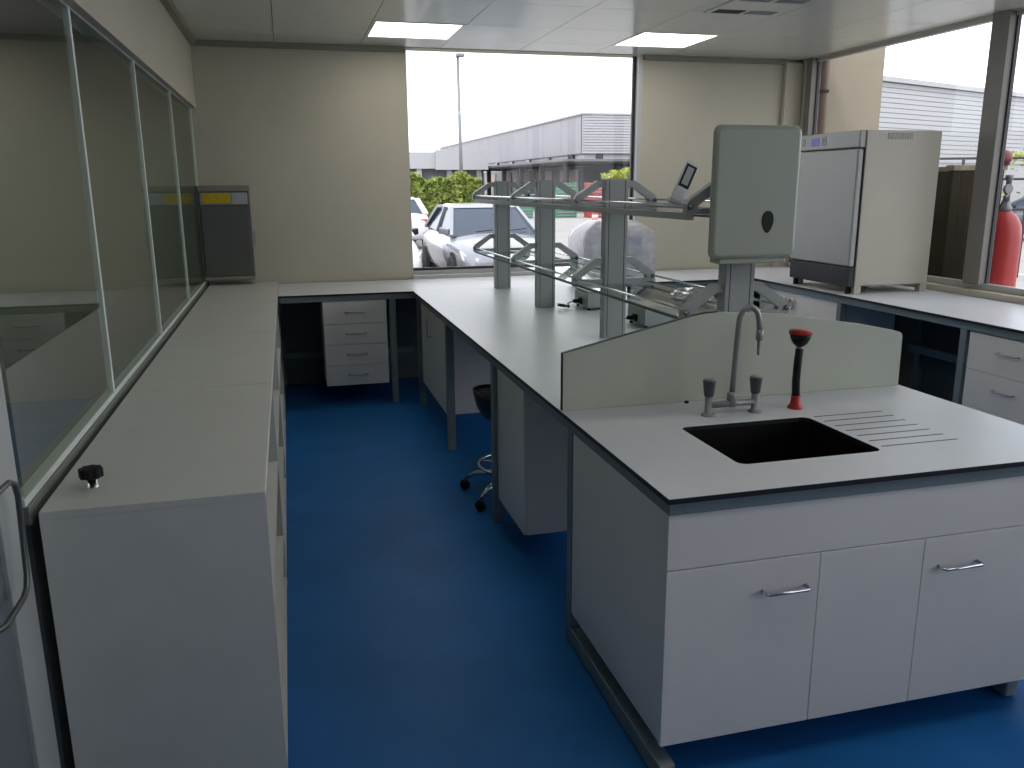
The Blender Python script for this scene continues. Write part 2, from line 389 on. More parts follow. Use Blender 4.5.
# grey electrical box on the back wall
ex0, ex1, ey, ez0, ez1 = -.678, -.285, 7.36, .962, 1.725
t = thing('electrical_panel', ((ex0+ex1)/2, 7.45, ez0), 'grey steel electrical box with yellow and white labels on the back wall', 'electrical box')
box('housing', 'panel_grey', (ex0, ey, ez0, ex1, YB-.002, ez1-.045), t, .004)
box('hood', 'coving', (ex0-.004, ey-.012, ez1-.045, ex1+.006, YB-.002, ez1), t, .004)
box('door', 'panel_grey', (ex0+.012, ey-.012, ez0+.035, ex1-.014, ey, ez1-.16), t, .004)
box('bottom_lip', 'coving', (ex0, ey-.012, ez0, ex1, ey, ez0+.028), t, .003)
box('label_strip', 'instr_grey', (ex0+.012, ey-.008, ez1-.15, ex1-.012, ey, ez1-.055), t)
box('warning_label', 'label_yellow', (ex0+.03, ey-.012, ez1-.14, ex0+.245, ey-.008, ez1-.06), t)
box('info_label', 'label_white', (ex0+.262, ey-.012, ez1-.145, ex1-.015, ey-.008, ez1-.057), t)
MB().bar((ex1+.012, ey+.05, ez0+.40), (ex1+.012, ey+.05, ez0+.28), .02, .03, (1,0,0)).build('latch', 'steel_brush', t, .003)

# ---------------------------------------------------------------- worktops
ZT = .90
IX0, IX1, IY0, IY1 = .936, 2.41, 1.932, 6.64
SPY = 2.875
def slab_top(name, b, label, bevel=.0015):
    x0, y0, x1, y1 = b
    o = box(name, 'black_core', (x0, y0, ZT-.016, x1, y1, ZT-.0012), None)
    tag(o, label, 'worktop')
    box('laminate_surface', 'laminate_top', (x0+.001, y0+.001, ZT-.0012, x1-.001, y1-.001, ZT), o)
    return o
slab_top('island_worktop', (IX0, SPY+.0008, IX1, IY1-.0008), 'long pale grey island worktop with black edge under the reagent rack')
slab_top('back_worktop', (SXF+.002, IY1, XR-.05, YB-.021), 'pale worktop running along the back wall beneath the window')
slab_top('side_worktop', (3.955, -1.4, XR-.05, IY1-.0008), 'pale worktop along the right windows carrying the incubator')
# sink worktop with a rounded opening
sk = (1.263, 2.135, 1.762, 2.548)
hole = rrect(*sk, .03, 5)
def ring(z0, z1, ins=0.0):
    n = len(hole); ox0, oy0, ox1, oy1 = IX0+ins, IY0+ins, IX1-ins, SPY-.0008-ins
    cx, cy = (sk[0]+sk[2])/2, (sk[1]+sk[3])/2
    # four wedge groups: each quarter of the hole outline goes to its corner
    cor = [(ox1, oy1), (ox0, oy1), (ox0, oy0), (ox1, oy0)]
    vs = []; fs = []
    for z in (z0, z1):
        vs += [(x, y, z) for x, y in hole]+[(x, y, z) for x, y in cor]
    m = n+4; q = n//4
    for lvl in (0, 1):
        o = lvl*m
        for c in range(4):
            for i in range(q-1): fs.append((o+c*q+i, o+c*q+i+1, o+n+c))
            j = (c+1) % 4
            fs.append((o+c*q+q-1, o+(j*q), o+n+j, o+n+c))
    for i in range(n): fs.append((i, (i+1) % n, m+(i+1) % n, m+i))
    for c in range(4): fs.append((n+c, n+(c+1) % 4, m+n+(c+1) % 4, m+n+c))
    return MB().add(vs, fs)
so = ring(ZT-.016, ZT-.0012).build('sink_worktop', 'black_core'); tag(so, 'pale sink worktop with cut-out and drainer grooves at island end', 'worktop')
ring(ZT-.0012, ZT, .001).build('laminate_surface', 'laminate_top', so)
for i in range(7):
    y = 2.175+i*.0605
    if i == 0: x0, x1 = 1.785, 2.075
    else: x0, x1 = 1.785, 2.07
    box('drain_groove', 'groove', (x0, y-.0035, ZT-.0005, x1, y+.0035, ZT+.0004), so)
# sink basin
sb = MB(); h2 = rrect(sk[0]-.004, sk[1]-.004, sk[2]+.004, sk[3]+.004, .034, 5); n = len(h2)
h3 = rrect(sk[0]+.03, sk[1]+.03, sk[2]-.03, sk[3]-.03, .05, 5)
h4 = rrect(sk[0]-.02, sk[1]-.02, sk[2]+.02, sk[3]+.02, .05, 5)
vs = [(x, y, ZT-.017) for x, y in h4]+[(x, y, ZT-.017) for x, y in h2]+[(x, y, ZT-.2) for x, y in h2]+[(x, y, ZT-.24) for x, y in h3]
fs = [(r*n+i, r*n+(i+1) % n, (r+1)*n+(i+1) % n, (r+1)*n+i) for r in range(3) for i in range(n)]+[tuple(3*n+i for i in range(n))]
t = thing('sink', (1.51, 2.34, ZT-.24), 'black rectangular sink basin set in the island end worktop', 'sink')
sb.add(vs, fs).build('basin', 'sink_black', t)
MB().lathe([(.045, ZT-.2405), (.045, ZT-.236), (.03, ZT-.236), (.028, ZT-.238)], (1.51, 2.34, 0), 20).build('waste_outlet', 'steel_brush', t)

# splash panel between sink and bench
pl = [(IX0+.006, ZT+.0005), (IX1-.01, ZT+.0005), (IX1-.012, 1.108), (IX1-.02, 1.122), (IX1-.045, 1.130), (2.20, 1.165), (1.84, 1.222), (1.56, 1.243), (1.50, 1.240), (1.44, 1.230), (IX0+.006, 1.118)]
o = MB().prism(pl, SPY-.012, SPY+.003, 'y').build('splash_panel', 'splash_white', None, .0015); tag(o, 'pale sloping-topped splash panel standing behind the sink', 'splash panel')
ed = MB(); e = [(p[0], p[1]) for p in pl[2:]]+[(IX0+.006, ZT+.002)]
for a, b in zip(e[5:], e[6:]): ed.bar((a[0], SPY-.004, a[1]+.0005), (b[0], SPY-.004, b[1]+.0005), .018, .003, (0, 0, 1) if abs(a[0]-b[0]) > .001 else (1, 0, 0))
ed.build('edge_band', 'black_core', o)
MB().lathe([(.009, 0), (.009, .006), (.004, .009)], (1.436, SPY-.03, ZT), 12).build('grommet', 'black_plastic', o)

# ---------------------------------------------------------------- steel bench frames
def rails(root, segs):
    for nm, b in segs: box(nm, 'frame_grey', b, root, .002)
FT = ZT-.017
t = thing('bench_support', (1.67, 4.2, 0), 'grey steel support frame under the island worktops', 'bench frame')
rails(t, [('rail', (IX0+.008, IY0+.01, FT-.036, IX0+.048, IY1, FT)), ('rail', (IX1-.048, IY0+.01, FT-.036, IX1-.008, IY1, FT)),
          ('rail', (IX0+.048, IY0+.01, FT-.036, IX1-.048, IY0+.045, FT)), ('rail', (IX0+.048, 2.765, FT-.036, IX1-.048, 2.80, FT)),
          ('rail', (IX0+.048, 6.2, FT-.036, IX1-.048, 6.24, FT))])
for x0 in (IX0+.008, IX1-.058):
    for y in (2.755, 3.985, 5.27, 6.50):
        box('leg', 'frame_grey', (x0, y, .0 if y > 3 else .07, x0+.05, y+.05, FT-.036), t, .002)
    fx, fy = (x0, 1.945) if x0 < 1.5 else (2.262, 2.035)
    box('floor_rail', 'frame_grey', (fx, fy, .008, fx+.05, 2.805, .07), t, .003)
    box('end_cap', 'post_grey', (fx+.002, fy-.004, .01, fx+.048, fy+.001, .068), t, .002)
    for y in (fy+.03, 2.77): MB().lathe([(.017, 0), (.017, .005), (.007, .006), (.007, .02)], (fx+.025, y, 0), 12).build('levelling_foot', 'black_plastic', t)
box('leg', 'frame_grey', (2.262, 2.755, .07, 2.312, 2.805, FT-.036), t, .002)

t = thing('bench_support', (2.3, 7.0, 0), 'grey steel support frame under the back wall worktop', 'bench frame')
rails(t, [('rail', (SXF+.01, IY1+.012, FT-.042, XR-.06, IY1+.05, FT)), ('rail', (SXF+.01, 7.40, FT-.042, XR-.06, 7.44, FT)),
          ('rail', (SXF+.01, 7.40, .26, IX0+.1, 7.44, .31))])
for x in (.742,): box('leg', 'frame_grey', (x, IY1+.012, 0, x+.05, IY1+.062, FT-.042), t, .002)
for x in (.742, 2.55, 3.90): box('leg', 'frame_grey', (x, 7.40, 0, x+.05, 7.45, FT-.042), t, .002)
box('back_board', 'dark_panel', (SXF+.02, 7.44, .02, IX0+.2, 7.455, FT-.05), t)

t = thing('bench_support', (4.4, 3.0, 0), 'grey steel support frame under the worktop by the windows', 'bench frame')
rails(t, [('rail', (3.968, -1.39, FT-.045, 4.008, IY1-.01, FT)), ('rail', (4.72, -1.39, FT-.045, 4.76, IY1-.01, FT)), ('rail', (4.60, 1.2, .44, 4.65, 5.42, .50))])
for y in (5.42, 4.19, 2.85, 1.55, .2, -1.3):
    box('leg', 'frame_grey', (3.968, y, 0, 4.018, y+.05, FT-.045), t, .002); box('leg', 'frame_grey', (4.71, y, 0, 4.76, y+.05, FT-.045), t, .002)
box('leg', 'frame_grey', (4.60, 4.80, 0, 4.65, 4.87, FT-.045), t, .002)
box('back_board', 'dark_panel', (4.765, -1.3, .02, 4.78, 5.45, FT-.05), t)

# ---------------------------------------------------------------- cabinets
t = thing('sink_cabinet', (1.67, 2.35, .13), 'white sink cabinet with two handled doors at the end of the island', 'cabinet')
cx0, cx1 = IX0+.012, IX1-.012
CB = .135
box('side_panel', 'cab_white', (cx0, 1.968, CB, cx0+.018, 2.75, FT-.038), t); box('side_panel', 'cab_white', (cx1-.018, 1.968, CB, cx1, 2.75, FT-.038), t)
box('bottom_panel', 'cab_white', (cx0+.018, 1.968, CB, cx1-.018, 2.75, CB+.018), t); box('back_panel', 'cab_white', (cx0+.018, 2.735, CB, cx1-.018, 2.75, FT-.26), t)
yf0, yf1 = 1.948, 1.967
box('apron_panel', 'cab_white', (cx0-.002, yf0, .6825, cx1+.002, yf1, FT-.037), t, .0015)
for nm, a, b in (('door', cx0-.002, 1.4275), ('filler_panel', 1.4305, 1.7845), ('door', 1.7875, cx1+.002)):
    o = box(nm, 'cab_white', (a, yf0, CB-.004, b, yf1, .6795), t, .0015)
    if nm == 'door':
        hx = 1.245 if a < 1.2 else 1.843
        d_handle('handle', (hx, yf0, .584), (hx+.14, yf0, .584), (0, -.03, 0), .005, 'chrome', o)

def base_cab(label, x0, x1, y0, y1, z0, z1, face, fronts, group=None, name='base_cabinet'):
    """hung bench unit; face: 'x-' or 'y-'. fronts: (a0,a1,z0,z1,kind,handle)"""
    t = thing(name, ((x0+x1)/2, (y0+y1)/2, z0), label, 'cabinet', group)
    d = .018
    if face == 'x-':
        box('carcass', 'cab_white', (x0+d, y0, z0, x1, y1, z1), t)
        for a0, a1, f0, f1, kind, hdl in fronts:
            o = box(kind, 'cab_white', (x0, a0+.0015, f0+.0015, x0+d-.001, a1-.0015, f1-.0015), t, .0015)
            if hdl == 'h': d_handle('handle', (x0, (a0+a1)/2-.07, (f0+f1)/2+.02), (x0, (a0+a1)/2+.07, (f0+f1)/2+.02), (-.03, 0, 0), .005, 'steel_brush', o)
            if hdl == 'v': d_handle('handle', (x0, a1-.06, f1-.07), (x0, a1-.06, f1-.2), (-.03, 0, 0), .005, 'steel_brush', o)
            if hdl == 'v0': d_handle('handle', (x0, a0+.06, f1-.07), (x0, a0+.06, f1-.2), (-.03, 0, 0), .005, 'steel_brush', o)
            if hdl in ('r0', 'r1'):
                yy = a0+.06 if hdl == 'r0' else a1-.06
                ring_ = [(x0-.014, yy+.035*math.cos(q*PI/9), f1-.085+.04*math.sin(q*PI/9)) for q in range(18)]
                MB().tube(ring_, .006, 6, True).build('ring_pull', 'chrome', o)
    else:
        box('carcass', 'cab_white', (x0, y0+d, z0, x1, y1, z1), t)
        for a0, a1, f0, f1, kind, hdl in fronts:
            o = box(kind, 'cab_white', (a0+.0015, y0, f0+.002, a1-.0015, y0+d-.001, f1-.002), t, .0015)
            if hdl: d_handle('handle', ((a0+a1)/2-.075, y0, (f0+f1)/2+.005), ((a0+a1)/2+.075, y0, (f0+f1)/2+.005), (0, -.032, 0), .006, 'steel_brush', o)
    return t
base_cab('white cabinet hung under the island beside the stool', .966, 1.44, 3.485, 3.98, .14, FT-.04, 'x-', [(3.485, 3.98, .14, FT-.04, 'door', '')], 'white cabinets hung under the island')
base_cab('white cabinet hung under the far end of the island', .966, 1.44, 5.43, 6.46, .20, FT-.04, 'x-', [(5.43, 5.94, .20, FT-.04, 'door', ''), (5.94, 6.46, .20, FT-.04, 'door', 'v0')], 'white cabinets hung under the island')
dz = .165
base_cab('white four-drawer pedestal under the back worktop', .225, .72, 6.655, 7.2, .165, FT-.043, 'y-',
         [(.225, .72, .165+i*dz, .165+(i+1)*dz if i < 3 else FT-.045, 'drawer', 'h') for i in range(4)], None, 'drawer_pedestal')
base_cab('white cabinet with ring pulls under the incubator', 3.985, 4.5, 5.475, 6.58, .13, FT-.047, 'x-', [(5.475, 6.13, .13, FT-.047, 'door', 'r1'), (6.13, 6.58, .13, FT-.047, 'door', 'r0')])
base_cab('white drawer pedestal under the right worktop past the sink', 3.975, 4.5, 3.56, 4.17, .155, .832, 'x-', [(3.56, 4.17, .155+i*.2255, .155+(i+1)*.2255, 'drawer', 'h') for i in range(3)], None, 'drawer_pedestal')

# ---------------------------------------------------------------- taps and eyewash
ty = 2.66
t = thing('sink_mixer', (1.525, ty, ZT), 'grey swan-neck laboratory mixer tap with two black knobs behind the sink', 'tap')
for x in (1.43, 1.617):
    o = MB().lathe([(.026, 0), (.026, .004), (.021, .008), (.0135, .011), (.0135, .075)], (x, ty, ZT), 18).build('pillar', 'faucet_grey', t)
    MB().lathe([(.016, .072), (.0175, .076), (.0235, .125), (.0235, .13), (.0, .132)], (x, ty, ZT), 14).build('tap_knob', 'tap_knob', t)
    MB().lathe([(.019, .130), (.019, .1345), (.0, .135)], (x, ty, ZT), 14).build('knob_cap', 'faucet_grey', t)
MB().tube([(1.43, ty, ZT+.038), (1.617, ty, ZT+.040)], .0125, 12).build('crossbar', 'faucet_grey', t)
MB().lathe([(.018, .028), (.018, .075), (.013, .082)], (1.522, ty, ZT), 16).build('spout_collar', 'faucet_grey', t)
pts = [(1.522, ty, ZT+.07), (1.526, ty, ZT+.16), (1.531, ty, ZT+.26), (1.534, ty, ZT+.325)]
for i in range(1, 13):
    a = PI-PI*i/12*1.0
    pts.append((1.571+.037*math.cos(a), ty-.012*i/12, ZT+.335+.055*math.sin(a)))
pts += [(1.611, ty-.014, ZT+.30)]
MB().tube(pts, .0105, 12).build('spout', 'faucet_grey', t)
MB().lathe([(.012, .27), (.013, .285), (.013, .31)], (1.611, ty-.014, ZT), 14).build('nozzle_collar', 'faucet_grey', t)
MB().lathe([(.004, .215), (.006, .225), (.005, .235), (.007, .245), (.006, .255), (.008, .272)], (1.611, ty-.014, ZT), 12).build('nozzle', 'faucet_grey', t)
exx, eyy = 1.790, 2.665
t = thing('eyewash', (exx, eyy, ZT), 'black hand-held eyewash with red foot and red cover beside the mixer', 'eyewash')
MB().lathe([(.029, 0), (.029, .006), (.02, .016), (.017, .035), (.017, .05)], (exx, eyy, ZT), 18).build('foot', 'red_rubber', t)
MB().tube([(exx-.001, eyy, ZT+.045), (exx-.004, eyy, ZT+.10), (exx-.003, eyy, ZT+.16), (exx+.001, eyy, ZT+.225)], .0145, 14).build('handle_grip', 'black_plastic', t)
MB().lathe([(.012, .223), (.012, .235)], (exx+.001, eyy, ZT), 14).build('neck', 'faucet_grey', t)
MB().lathe([(.013, .234), (.026, .245), (.036, .265), (.038, .283)], (exx+.001, eyy, ZT), 20).build('spray_head', 'black_plastic', t)
MB().lathe([(.041, .280), (.042, .288), (.040, .294), (.0, .297)], (exx+.001, eyy, ZT), 20).build('cover', 'red_rubber', t)

# ---------------------------------------------------------------- reagent rack
RX = 1.68
PY = [2.99, 4.26, 5.48, 6.62]
t = thing('reagent_rack', (RX, 4.8, ZT), 'grey two-tier reagent rack with glass shelves on four posts along the island', 'rack')
for y in PY:
    p = box('post', 'post_grey', (RX-.064, y-.03, ZT, RX+.064, y+.03, 1.745), t, .003)
    for x in (RX-.046, RX+.043): box('post_slot', 'slot_dark', (x, y-.0306, ZT+.01, x+.0035, y+.0306, 1.74), p)
    for zt, zl in ((1.735, 1.632), (1.335, 1.228)):
        for sg in (-1, 1):
            xt = RX+sg*.222
            b = MB(); hw = .017
            # cranked bracket: short flat at the post, slope down to the tip, lower tie back to the post
            poly = [(RX+sg*.06, zt), (RX+sg*.105, zt), (xt, zl+.028), (xt+sg*.012, zl+.01), (xt+sg*.012, zl-.028), (RX+sg*.06, zl-.028), (RX+sg*.06, zl-.006),
                    (xt-sg*.035, zl-.006), (xt-sg*.035, zl+.006), (RX+sg*.092, zt-.034), (RX+sg*.078, zt-.034), (RX+sg*.06, zt-.034)]
            # split in convex-ish pieces to keep the triangular opening
            b.prism([poly[0], poly[1], poly[9], poly[11]], y-hw, y+hw)
            b.prism([poly[1], poly[2], poly[8], poly[9]], y-hw, y+hw)
            b.prism([poly[2], poly[3], poly[4], (xt-sg*.045, zl-.028), poly[7], poly[8]], y-hw, y+hw)
            b.prism([(xt-sg*.045, zl-.028), poly[5], poly[6], poly[7]], y-hw, y+hw)
            b.build('bracket', 'post_grey', t)
            MB().lathe([(.011, -.001), (.011, .006)], (xt, y-hw-.005, zl), 10, 'y').build('bracket_cap', 'dark_panel', t)
for zl, nm in ((1.632, 'upper'), (1.228, 'lower')):
    g = box('glass_shelf', 'shelf_glass', (RX-.215, PY[0]-.02, zl-.036, RX+.215, PY[3]+.02, zl-.030), t)
    for sg in (-1, 1):
        MB().tube([(RX+sg*.225, PY[0]-.03, zl+.004), (RX+sg*.225, PY[3]+.03, zl+.004)], .0055, 8).build('guard_rail', 'chrome', t)
        if nm == 'upper':
            box('shelf_rail', 'post_grey', (RX+sg*.215-.008, PY[0]-.02, zl-.05, RX+sg*.215+.008, PY[3]+.02, zl-.024), t)
        else:
            box('shelf_rail', 'dark_panel', (RX+sg*.215-.004, PY[0]-.02, zl-.039, RX+sg*.215+.004, PY[3]+.02, zl-.027), t)
    for x in (RX-.07, RX+.07): box('shelf_bearer', 'dark_panel', (x-.006, PY[0], zl-.046, x+.006, PY[3], zl-.036), t)

t.rotation_euler = (0, 0, .012)
# paper towel dispenser on the near post
dx0, dx1, dy0, dy1, dz0, dz1 = 1.502, 1.864, 2.84, 2.957, 1.422, 1.925
t = thing('towel_dispenser', ((dx0+dx1)/2, (dy0+dy1)/2, dz0), 'white plastic paper towel dispenser mounted on the near rack post', 'towel dispenser')
rr = rrect(dx0, dz0+.02, dx1, dz1, .028, 5); rr2 = rrect(dx0+.016, dz0+.032, dx1-.016, dz1-.016, .022, 5); n = len(rr); rb = rrect(dx0+.045, dz0+.03, dx1-.035, dz1-.02, .028, 5)
cv = MB(); vs = [(x, dy1-.02, z) for x, z in rb]+[(x, dy0+.016, z) for x, z in rr]+[(x, dy0, z) for x, z in rr2]
cv.add(vs, [tuple(range(n))]+[(r*n+i, r*n+(i+1) % n, (r+1)*n+(i+1) % n, (r+1)*n+i) for r in (0, 1) for i in range(n)]+[tuple(2*n+i for i in range(n))], False)
cv.build('cover', 'disp_plastic', t, .006, 3)
box('back_plate', 'disp_plastic', (dx0+.055, dy1-.02, dz0+.03, dx1-.045, dy1, dz1-.03), t, .004)
box('outlet_tray', 'disp_plastic', (dx0+.05, dy0+.02, dz0, dx1-.03, dy1-.02, dz0+.024), t, .006)
box('outlet_slot', 'slot_dark', (dx0+.07, dy0+.045, dz0-.002, dx1-.05, dy1-.045, dz0+.004), t)
op = []
for i in range(24):
    a = 2*PI*i/24; wd = .024*(1+.22*math.sin(a)); op.append((1.733+wd*math.cos(a), 1.577+.041*math.sin(a)))
MB().prism(op, dy0-.003, dy0+.004, 'y').build('viewing_window', 'disp_window', t, .002)

# digital handset on the upper shelf
t = thing('digital_meter', (1.625, 3.42, 1.602), 'silver hand-held meter with grey screen leaning on the upper rack shelf', 'meter')
def tilt(p, c=Vector((1.625, 3.42, 1.632)), a=math.radians(24)):
    x, y, z = p; ca, sa = math.cos(a), math.sin(a); return (c.x+x*ca+z*sa, c.y+y, c.z-x*sa+z*ca+.0)
def tbox(name, m, b, par, bev=.003):
    q = MB().box(*b); q.v = [Vector(tilt(p)) for p in q.v]; return q.build(name, m, par, bev)
tbox('meter_body', 'phone_silver', (-.028, -.012, .012, .034, .012, .19), t, .008)
tbox('screen_bezel', 'black_plastic', (-.022, -.0145, .078, .030, -.011, .178), t, .002)
tbox('screen', 'phone_screen', (-.014, -.0165, .09, .018, -.014, .168), t, .001)
tbox('cradle', 'post_grey', (-.032, -.018, .0, .036, .018, .02), t, .004)
# clear plastic wrap on lower shelf
t = thing('plastic_bag', (1.80, 3.55, 1.199), 'crumpled clear plastic bag lying on the lower glass shelf', 'plastic bag')
bm = bmesh.new(); bmesh.ops.create_icosphere(bm, subdivisions=3, radius=1)
rnd = random.Random(3)
vs = [(1.80+v.co.x*.075*(1+rnd.uniform(-.22, .22)), 3.55+v.co.y*.14*(1+rnd.uniform(-.2, .2)), 1.199+max(0, .018+v.co.z*.026*(1+rnd.uniform(-.4, .4)))) for v in bm.verts]
fs = [tuple(v.index for v in f.verts) for f in bm.faces]; bm.free()
MB().add(vs, fs).build('bag', 'clear_plastic', t)

# instruments on the bench
t = thing('covered_instrument', (2.46, 6.4, ZT), 'white instrument with blue badge under a plastic dust cover by the window', 'instrument')
def taper(x0, y0, x1, y1, z0, z1, tx, ty_):
    return MB().add([(x0,y0,z0),(x1,y0,z0),(x1,y1,z0),(x0,y1,z0),(x0+tx,y0+ty_,z1),(x1-tx,y0+ty_,z1),(x1-tx,y1-ty_,z1),(x0+tx,y1-ty_,z1)], [(0,3,2,1),(4,5,6,7),(0,1,5,4),(1,2,6,5),(2,3,7,6),(3,0,4,7)])
box('foot_plate', 'incub_kick', (2.24, 6.22, ZT, 2.78, 6.60, ZT+.03), t, .01)
taper(2.23, 6.21, 2.79, 6.61, ZT+.03, ZT+.16, .01, .01).build('base_housing', 'instr_white', t, .02)
taper(2.26, 6.24, 2.76, 6.60, ZT+.16, ZT+.44, .02, .02).build('body', 'instr_white', t, .03)
taper(2.30, 6.27, 2.70, 6.58, ZT+.44, ZT+.53, .06, .05).build('head', 'instr_white', t, .03)
MB().lathe([(.075, 6.232), (.075, 6.245), (.05, 6.246)], (2.64, 0, ZT+.29), 24, 'y').build('dial', 'label_white', t)
box('badge', 'instr_blue', (2.575, 6.238, ZT+.33, 2.70, 6.25, ZT+.41), t, .004)
rnd = random.Random(5)
cvm = MB(); rows = []
for z, ex in ((.03, .02), (.14, .012), (.28, .015), (.40, .02), (.46, .03), (.535, -.02)):
    row = []
    x0, x1, y0, y1 = 2.23-ex*.5, 2.80+ex*.5, 6.20-ex*.5, 6.62+ex*.5
    if z > .45: x0 += .03; x1 -= .03; y0 += .03; y1 -= .03
    if z > .52: x0 += .08; x1 -= .08; y0 += .06; y1 -= .06
    for q in range(10): row.append((x0+(x1-x0)*q/10, y0+rnd.uniform(-.004, .006), ZT+z))
    for q in range(6): row.append((x1+rnd.uniform(-.006, .004), y0+(y1-y0)*q/6, ZT+z))
    for q in range(10): row.append((x1-(x1-x0)*q/10, y1+rnd.uniform(-.004, .004), ZT+z))
    for q in range(6): row.append((x0+rnd.uniform(-.004, .006), y1-(y1-y0)*q/6, ZT+z))
    rows.append(row)
n = 32; cvm.add([p for r in rows for p in r], [(r*n+i, r*n+(i+1) % n, (r+1)*n+(i+1) % n, (r+1)*n+i) for r in range(5) for i in range(n)]+[tuple(5*n+i for i in range(n))], True)
cvm.build('dust_cover', 'plastic_film', t)

def hotplate(x, y, label):
    t = thing('stirrer', (x, y, ZT), label, 'instrument', 'small grey bench instruments behind the rack')
    box('housing', 'instr_grey', (x-.10, y-.13, ZT+.016, x+.10, y+.13, ZT+.115), t, .006)
    box('top_plate', 'label_white', (x-.095, y-.125, ZT+.118, x+.095, y+.125, ZT+.130), t, .003)
    box('plate_gasket', 'slot_dark', (x-.09, y-.12, ZT+.113, x+.09, y+.12, ZT+.119), t)
    for a in (-.08, .08):
        for b in (-.11, .11): MB().lathe([(.012, 0), (.012, .018)], (x+a, y+b, ZT), 10).build('foot', 'black_plastic', t)
    box('socket', 'black_plastic', (x-.112, y-.03, ZT+.03, x-.10, y+.03, ZT+.07), t, .002)
    MB().lathe([(.012, -.155), (.014, -.13), (.014, -.11)], (x, y, ZT+.05), 10, 'x').build('plug', 'black_plastic', t)
    pts = [(x-.15, y, ZT+.05), (x-.19, y+.01, ZT+.035)]
    for i in range(20):
        a = i*.62; pts.append((x-.225+.04*math.cos(a), y-.01+.045*math.sin(a), ZT+.008+.02*(i/20)+.012*math.sin(a*.5)**2))
    MB().tube(pts, .004, 6).build('cord', 'black_plastic', t)
hotplate(1.99, 5.36, 'small grey stirrer with coiled black cord behind the middle rack posts')
hotplate(2.06, 4.58, 'small grey stirrer with coiled black cord just behind the splash panel')

# incubator
t = thing('incubator', (4.35, 5.82, ZT), 'large cream incubator with grey door on the right worktop', 'incubator')
ix0, ix1, iy0, iy1 = 4.012, 4.70, 5.41, 6.20
box('body', 'incub_cream', (ix0+.05, iy0, .962, ix1, iy1, 2.082), t, .006)
for x in (ix0+.05, ix1-.06):
    for y in (iy0, iy1-.05): box('leg', 'incub_cream', (x, y, ZT, x+.06, y+.05, .962), t, .003)
box('control_panel', 'incub_door', (ix0, iy0+.01, 1.960, ix0+.05, iy1-.005, 2.08), t, .01)
box('door', 'incub_door', (ix0-.005, iy0+.012, 1.105, ix0+.045, iy1-.01, 1.952), t, .012)
box('kick_panel', 'incub_kick', (ix0+.0, iy0+.012, .955, ix0+.05, iy1-.01, 1.10), t, .004)
box('door_gasket', 'slot_dark', (ix0+.044, iy0+.004, 1.10, ix0+.051, iy1-.005, 1.958), t)
box('display', 'lcd_blue', (ix0-.002, iy0+.50, 1.99, ix0+.004, iy0+.60, 2.05), t)
box('keypad', 'lcd_grey', (ix0-.002, iy0+.41, 1.99, ix0+.004, iy0+.465, 2.055), t)
box('badge', 'lcd_grey', (ix0-.002, iy0+.68, 1.995, ix0+.004, iy0+.72, 2.05), t)
vn = box('side_vent', 'lcd_grey', (4.235, iy0-.002, 2.018, 4.445, iy0+.004, 2.062), t)
for q in range(10): box('vent_slat', 'incub_cream', (4.24+q*.0205, iy0-.005, 2.021, 4.24+q*.0205+.011, iy0-.001, 2.059), vn)
for y in (iy0+.05, iy1-.06): MB().lathe([(.02, ZT), (.02, .956)], (ix0+.03, y, 0), 12).build('foot', 'black_plastic', t)

# stool
cx, cy = 1.15, 4.36
t = thing('lab_stool', (cx, cy, 0), 'black lab stool with chrome foot ring and castors under the island', 'stool')
prof = [(.0, .455), (.12, .45), (.175, .475), (.205, .53), (.222, .60), (.226, .625), (.215, .63), (.20, .60), (.185, .545), (.155, .505), (.0, .495)]
sh = MB(); sh.lathe(prof, (cx, cy, 0), 28)
for p in sh.v:
    a = math.atan2(p.y-cy, p.x-cx)
    if p.z > .5: p.z -= (p.z-.5)*(.28+.28*math.cos(a))
sh.build('seat', 'seat_black', t)
MB().lathe([(.028, .07), (.028, .30), (.016, .30), (.016, .46)], (cx, cy, 0), 14).build('gas_lift', 'chrome', t)
MB().tube([(cx+.2*math.cos(a*PI/16), cy+.2*math.sin(a*PI/16), .19) for a in range(32)], .010, 8, True).build('foot_ring', 'chrome', t)
for k in range(3):
    a = k*2*PI/3+.5; MB().tube([(cx+.03*math.cos(a), cy+.03*math.sin(a), .19), (cx+.2*math.cos(a), cy+.2*math.sin(a), .19)], .006, 6).build('ring_spoke', 'chrome', t)
for k in range(5):
    a = 2*PI*k/5+math.radians(146)
    ca, sa = math.cos(a), math.sin(a)
    l = MB().tube([(cx+.02*ca, cy+.02*sa, .12), (cx+.12*ca, cy+.12*sa, .125), (cx+.24*ca, cy+.24*sa, .105), (cx+.295*ca, cy+.295*sa, .07)], [.02, .017, .014, .011], 10).build('leg', 'chrome', t)
    q = MB()
    for sgn in (-1, 1): q.lathe([(.0, -.009), (.022, -.009), (.028, -.004), (.028, .004), (.022, .009), (.0, .009)], (cx+.30*ca-sgn*.013*sa*0, cy+.30*sa+sgn*.013, .029), 16, 'y')
    q.build('castor', 'black_plastic', l)

# ---------------------------------------------------------------- outdoors
GZ = -.08
struct(box('ground', 'asphalt', (-150, -60, GZ-.2, 220, 260, GZ)))
struct(box('pavement_1', 'concrete', (-6, YB+.16, GZ, 14, 9.6, GZ+.06)))
for k in range(7): 
    o = box('parking_line', 'road_paint', (-2.6+2.75*k, 11.5, GZ, -2.5+2.75*k, 22.5, GZ+.004)); struct(o)
